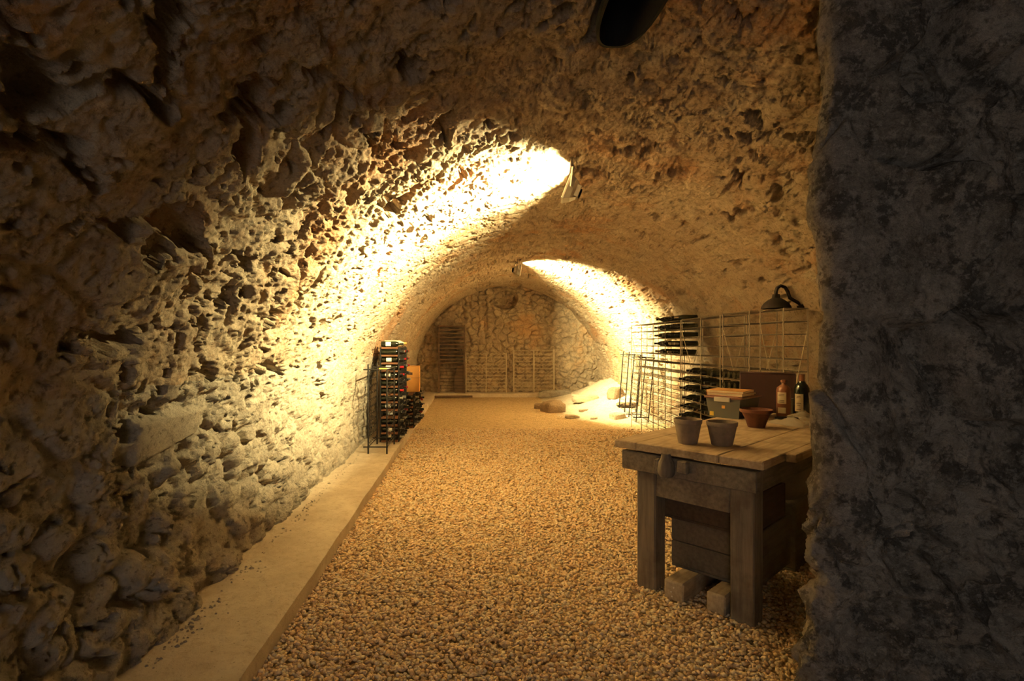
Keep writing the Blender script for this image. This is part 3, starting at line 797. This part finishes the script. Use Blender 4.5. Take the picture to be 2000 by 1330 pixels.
iron_rack((3.0, 9.72, 0.0), .45, .22, 1.17, 'black iron rack leaning by the far end of the right wire racks', lean=.11, rows=12)
iron_rack((3.02, 10.5, float(heap_h(3.0, 10.6))), .4, .22, 1.12, 'farthest black iron rack on the right, at the foot of the sand heap', lean=.09, rows=10)

# old wall lamp above the racks
lx, ly, lz = 2.88, 5.06, 1.765
r = empty('wall_lamp', (lx, ly, lz), 'old dark metal wall lamp with a curved arm above the wire racks', 'lamp')
MB().lathe([(.128, 0), (.124, .018), (.105, .05), (.07, .08), (.035, .10), (.03, .135), (.0, .137)], 28, .015, False).build('lamp_shade', M_lampd, r, True)
wx = wall_x(1, ly, 1.80)
pts = [(0, 0, .12), (.0, 0, .16), (.012, 0, .195), (.045, 0, .215), (.085, 0, .20), (.11, 0, .16), (.13, 0, .10), (max(.14, wx-lx+.01), 0, .04)]
MB().tube(pts, .016, 8).build('arm', M_lampd, r, True)
o = MB().lathe([(.05, 0), (.05, .02), (.0, .022)], 16, 0, True).build('wall_plate', M_lampd, r, True); o.location = (pts[-1][0]+.012, 0, .04); o.rotation_euler = (0, -PI/2, 0)

# ------------------------------------------------------------------ workbench
TH = .86; P0 = Vector((.877, 3.26)); ang = math.radians(42.4)
VV = Vector((math.cos(ang), math.sin(ang))); UU = Vector((math.sin(ang), -math.cos(ang)))
def tw(v, u, z=TH): p = P0+VV*v+UU*u; return (p.x, p.y, z)
TL = 2.30
bench = empty('workbench', (P0.x, P0.y, 0), 'heavy old timber workbench with a plank top behind the stone pier', 'table', ang)
random.seed(9)
for (a, b2, u0, u1) in ((0.0, TL, .0, .138), (.0, TL-.01, .142, .613), (.005, TL, .619, .835), (.31, TL, .838, .892)):
    MB().box(a, b2, -u1, -u0, TH-.045, TH, .005, None, .0015).build('top_plank', M_top, bench)
def bb(name, x0, x1, u0, u1, z0, z1, mat=M_wood, bev=.006, j=.002): return MB().box(x0, x1, -u1, -u0, z0, z1, bev, None, j).build(name, mat, bench)
for x0 in (.055, 2.08):
    for u0, u1 in ((.115, .235), (.655, .775)): bb('leg', x0, x0+.125, u0, u1, -.01, .80 if x0 < 1 else .80, M_woodz, .008)
bb('end_beam', .02, .075, .035, .80, .69, .80); bb('end_rail', .06, .10, .236, .654, .55, .685)
bb('end_beam', 2.16, 2.21, .06, .80, .69, .80)
bb('side_rail', .18, 2.08, .13, .17, .66, .80); bb('side_rail', .18, 2.08, .725, .765, .66, .80)
bb('batten', .09, .16, .02, .82, .80, .815); bb('batten', 2.1, 2.17, .02, .82, .80, .815)
# worn wooden peg under the overhang
mb = MB().lathe([(.0, 0), (.035, .002), (.046, .02), (.048, .05), (.042, .085), (.03, .10), (.026, .13)], 14, .05, False); o = mb.build('peg', M_woodz, bench, True); o.location = (.0, -.33, .695)
bb('bracket', -.03, .02, .27, .30, .70, .79); bb('bracket', -.02, .02, .40, .46, .73, .80)
# supports and crates under the bench
def crate(name, v0, v1, u0, u1, z0, z1, mat, label, cat='crate', tray=True, slats=1):
    r = empty(name, (*tw(v0, u0)[:2], z0), label, cat, ang); L, W, H = v1-v0, u1-u0, z1-z0; t = .016
    MB().box(0, L, -W, 0, 0, t, .003).build('base', mat, r)
    for k in range(slats):
        a, c = t+k*(H-t)/slats+.001, t+(k+1)*(H-t)/slats-.003
        MB().box(0, t, -W, 0, a, c, .003).build('end_board', mat, r); MB().box(L-t, L, -W, 0, a, c, .003).build('end_board', mat, r)
        MB().box(t, L-t, -W, -W+t, a, c, .003).build('side_board', mat, r); MB().box(t, L-t, -t, 0, a, c, .003).build('side_board', mat, r)
    return r
o = empty('timber_block', (*tw(.03, .30)[:2], 0), 'squared timber block on the gravel under the bench end', 'timber', ang)
MB().box(0, .75, -.115, 0, -.005, .105, .008, None, .002).build('beam', M_block, o)
mb = MB()
for uu, z in ((.045, .045), (.05, .02), (.06, .072)): mb.box(-.002, .002, -uu-.004, -uu+.004, z-.004, z+.004, .001)
mb.build('nail_heads', M_labelw, o)
o = MB().box(0, .72, -.10, 0, -.005, .105, .008).build('timber_block', M_block); o.location = (*tw(.06, .53)[:2], 0); o.rotation_euler = (0, 0, ang)
tag(o, 'timber beam under the crates beside the front bench leg', 'timber')
crate('wooden_crate', .24, .80, .24, .715, .106, .40, M_greycrate, 'lower dark board crate under the workbench, standing on timber', slats=2)
crate('wooden_crate', .20, .76, .20, .70, .402, .60, M_crate, 'upper reddish dark crate stacked under the workbench end', slats=1)
# sack farther under the bench
def lump(name, loc, size, mat, label, cat, seed):
    n1, n2 = 32, 20
    U, Vq = np.meshgrid(np.linspace(0, 2*PI, n1, endpoint=False), np.linspace(-PI/2, PI/2, n2)); P = np.stack([np.cos(U)*np.cos(Vq), np.sin(U)*np.cos(Vq), np.sin(Vq)], 2).reshape(-1, 3)
    B = np.sign(P)*np.abs(P)**.7; B = B*(1+.10*fbm(P*2, 3, seed)+.05*ridged(P*4, 3, seed+1))[:, None]*np.array(size)/2; B[:, 2] = np.maximum(B[:, 2], -size[2]*.45); B[:, 2] -= B[:, 2].min()
    F = [(j*n1+i, j*n1+(i+1) % n1, (j+1)*n1+(i+1) % n1, (j+1)*n1+i) for j in range(n2-1) for i in range(n1)]
    o = raw_mesh(name, B, F, mat); o.location = loc; o.rotation_euler = (0, 0, ang); return tag(o, label, cat)
crate('wooden_crate', .95, 1.5, .22, .70, 0.0, .42, M_greycrate, 'grey board crate farther back under the workbench, sack on top', slats=2)
lump('sack', (*tw(1.22, .50)[:2], .415), (.50, .42, .32), M_sack, 'pale cloth sack lying on the rear crate under the workbench', 'sack', 91)

# ------------------------------------------------------------------ things on the bench
def pot(loc, rim, h, label):
    k = rim/2; o = MB().lathe([(0, 0), (k*.66, 0), (k*.68, .006), (k*.92, h*.80), (k*.97, h*.82), (k, h*.97), (k*.98, h), (k*.91, h), (k*.88, h*.93), (k*.60, .02), (0, .018)], 36, .006, False).build('flower_pot', M_terra, None, True, 35)
    o.location = loc
    MB().lathe([(0, 0), (k*.62, 0), (k*.64, .012), (0, .016)], 24, .02, False).build('soil', M_soil, o, True).location = (0, 0, .02)
    return tag(o, label, 'flower pot', 'clay pots on the workbench')
pot((1.272, 3.14, TH), .158, .143, 'taller grey clay flower pot on the workbench, left of the two')
pot((1.445, 3.085, TH), .168, .135, 'squatter grey clay flower pot on the workbench, right of the two')
k = .104; o = MB().lathe([(0, 0), (.052, 0), (.055, .008), (.068, .05), (.088, .098), (k*.98, .105), (k, .125), (k*.95, .127), (k*.9, .112), (.06, .05), (.045, .016), (0, .014)], 36, .012, False).build('clay_bowl', M_red, None, True, 35)
o.location = (1.986, 3.73, TH); tag(o, 'flared red clay bowl with a wide rim on the workbench', 'bowl')
# plastic box with lid, books on it
bc = Vector((2.046, 4.07)); bl, bw, bh = .40, .26, .150
o = empty('storage_box', (bc.x, bc.y, TH), 'clear plastic storage box with a dark lid on the workbench', 'box', ang)
def tub(x0, x1, y0, y1, h, ins, t=.004):
    vs = []; fs = []
    for (a, z) in ((ins, 0), (0, h), (t, h), (ins+t, t)):
        vs += [(x0+a, y0+a, z), (x1-a, y0+a, z), (x1-a, y1-a, z), (x0+a, y1-a, z)]
    fs.append((3, 2, 1, 0)); fs.append((12, 13, 14, 15))
    for L in range(3):
        for i in range(4): j = (i+1) % 4; fs.append((L*4+i, L*4+j, L*4+4+j, L*4+4+i))
    return vs, fs
mb = MB(); mb.add(*tub(0, bl, 0, bw, bh, .018)); mb.build('tub', M_clear, o)
mb = MB(); mb.box(-.012, bl+.012, -.012, bw+.012, bh, bh+.016, .004); mb.box(.02, bl-.02, .02, bw-.02, bh+.014, bh+.02, .002); mb.build('lid', M_lid, o)
MB().box(-.022, -.008, .07, .19, bh-.024, bh+.014, .004).build('clip', M_clip, o); MB().box(bl+.008, bl+.022, .07, .19, bh-.024, bh+.014, .004).build('clip', M_clip, o)
Mt = Matrix.Rotation(-.118, 4, 'Y')
MB().box(.0055, .0065, .115, .140, .075, .098, .0002).build('orange_label', M_sticker, o); MB().box(.0115, .0125, .205, .235, .012, .045, .0002).build('yellow_label', M_yellow, o)
tb = empty('cloth_bundle', (*(bc+Vector((math.cos(ang), math.sin(ang)))*.2+Vector((-math.sin(ang), math.cos(ang)))*.13), TH+.007), 'dark bundle seen through the wall of the plastic box', 'bundle', ang)
MB().box(-.15, .15, -.08, .08, 0, .07, .02).build('folded_cloth', M_sack, tb); MB().box(-.14, .12, -.07, .07, .0705, .11, .015).build('dark_fold', M_cover3, tb)
def book(lx_, ly_, z, L, W, H, cov, rz, label):
    p = bc+Vector((math.cos(ang), math.sin(ang)))*lx_+Vector((-math.sin(ang), math.cos(ang)))*ly_
    r = empty('book', (p.x, p.y, z), label, 'book', ang+rz, 'books on the plastic box')
    MB().box(-L/2+.003, L/2-.003, -W/2+.002, W/2-.004, .002, H-.002, .0005).build('pages', M_pages, r)
    mb = MB(); mb.box(-L/2, L/2, -W/2, W/2, 0, .0022, .0005); mb.box(-L/2, L/2, -W/2, W/2, H-.0022, H, .0005); mb.box(-L/2, L/2, W/2-.003, W/2, .0022, H-.0022, .0005); mb.build('cover', cov, r)
lz0 = TH+bh+.0202
book(.145, .13, lz0, .24, .27, .024, M_cover2, .0, 'lower rust coloured book lying on the plastic box lid')
book(.14, .13, lz0+.0245, .25, .275, .018, M_cover1, .05, 'upper orange book lying on the book stack on the plastic box')
book(.335, .13, lz0, .13, .20, .016, M_cover3, -.1, 'dark thin book lying behind the book stack on the box lid')
# dark red carton
o = empty('wine_carton', (2.30, 4.58, TH), 'dark red carton standing at the back end of the workbench', 'box', -.45)
MB().box(0, .41, 0, .19, 0, .325, .004).build('carton', M_dkred, o)
mb = MB(); mb.box(0, .41, -.001, .093, .3255, .330, .001); mb.box(0, .41, .097, .191, .3255, .330, .001); mb.build('flap', M_dkred, o)
# stoneware bottle and magnum
sp = [(0, 0), (.047, 0), (.051, .006), (.051, .205), (.047, .228), (.028, .245), (.017, .255), (.015, .268), (.021, .273), (.021, .288), (.012, .291), (0, .291)]
o = MB().lathe(sp, 32, .004, False).build('stoneware_bottle', M_stonew, None, True, 40); o.location = (2.485, 4.26, TH); tag(o, 'brown stoneware bottle with cream labels on the workbench', 'bottle')
fa = math.atan2(-4.26, -2.485)
MB().sheet(.0517, .105, .195, fa-.95, fa+.35).build('paper_label', M_label, o, True); MB().sheet(.0517, .03, .075, fa-.85, fa+.3).build('lower_label', M_label, o, True)
mb = MB()
for z in (.178, .168, .13, .122, .114): mb.sheet(.0520, z-.0016, z+.0016, fa-.75, fa+.1)
mb.build('print_lines', M_ink, o, True)
k = 1.47; mg = [(r*k if z < .24 else r*1.35, z*1.10) for r, z in BPROF]
o = MB().lathe(mg, 32, 0, False).build('wine_bottle', M_glassg, None, True, 40); o.location = (2.672, 4.33, TH); tag(o, 'large dark green wine bottle standing upright on the workbench', 'bottle')
fa = math.atan2(-4.33, -2.672)
MB().sheet(.0557, .035, .175, fa-1.0, fa+.2).build('paper_label', M_label, o, True)
mb = MB()
for z, a in ((.155, .25), (.145, .3), (.10, .32), (.085, .2), (.05, .3)): mb.sheet(.0560, z-.002, z+.002, fa-.4-a, fa-.4+a)
mb.build('print_lines', M_ink, o, True)
MB().lathe([(.0215, .272), (.0212, .318), (.0224, .3215), (.0224, .331), (0, .333)], 24, 0, False).build('capsule', M_stonew, o, True)
# tasting glass in shadow between the bottles
o = MB().lathe([(0, 0), (.03, 0), (.032, .004), (.037, .13), (.035, .13), (.03, .008), (0, .007)], 24, 0, False).build('drinking_glass', M_clear, None, True); o.location = (2.60, 4.38, TH); tag(o, 'straight drinking glass between the two bottles on the workbench', 'glass')
# clear bag, corkscrew
gx = np.linspace(0, 1, 34); PX, PY = np.meshgrid(gx, gx); P = np.stack([PX.ravel()*.42-.21, PY.ravel()*.30-.15, np.zeros(PX.size)], 1)
fal = sst(0, .16, np.minimum(np.minimum(PX, 1-PX), np.minimum(PY, 1-PY)).ravel())
P[:, 2] = .004+fal*(.014+.035*np.abs(fbm(P*9, 3, 600))+.03*np.clip(ridged(P*7+3, 3, 610), 0, 1)+.05*np.exp(-((P[:, 0]-.05)/.1)**2-((P[:, 1]-.07)/.07)**2))
o = raw_mesh('plastic_bag', P, grid_faces(34, 34), M_bag); o.location = (2.40, 3.86, TH+.001); o.rotation_euler = (0, 0, .35); tag(o, 'crumpled clear plastic bag on the workbench beside the pier', 'bag')
o = empty('corkscrew', (2.26, 3.84, TH+.045), 'black handled corkscrew lying on the clear plastic bag', 'corkscrew', -.25)
MB().tube([(-.075, 0, 0), (-.05, 0, .001), (.0, 0, .002), (.05, 0, .001), (.075, 0, 0)], [.008, .012, .013, .012, .009], 10).build('handle', M_black, o, True)
MB().tube([(.07, 0, 0), (.085, .01, .004), (.1, .012, .004)], [.006, .005, .003], 8).build('lever', M_steel, o, True)
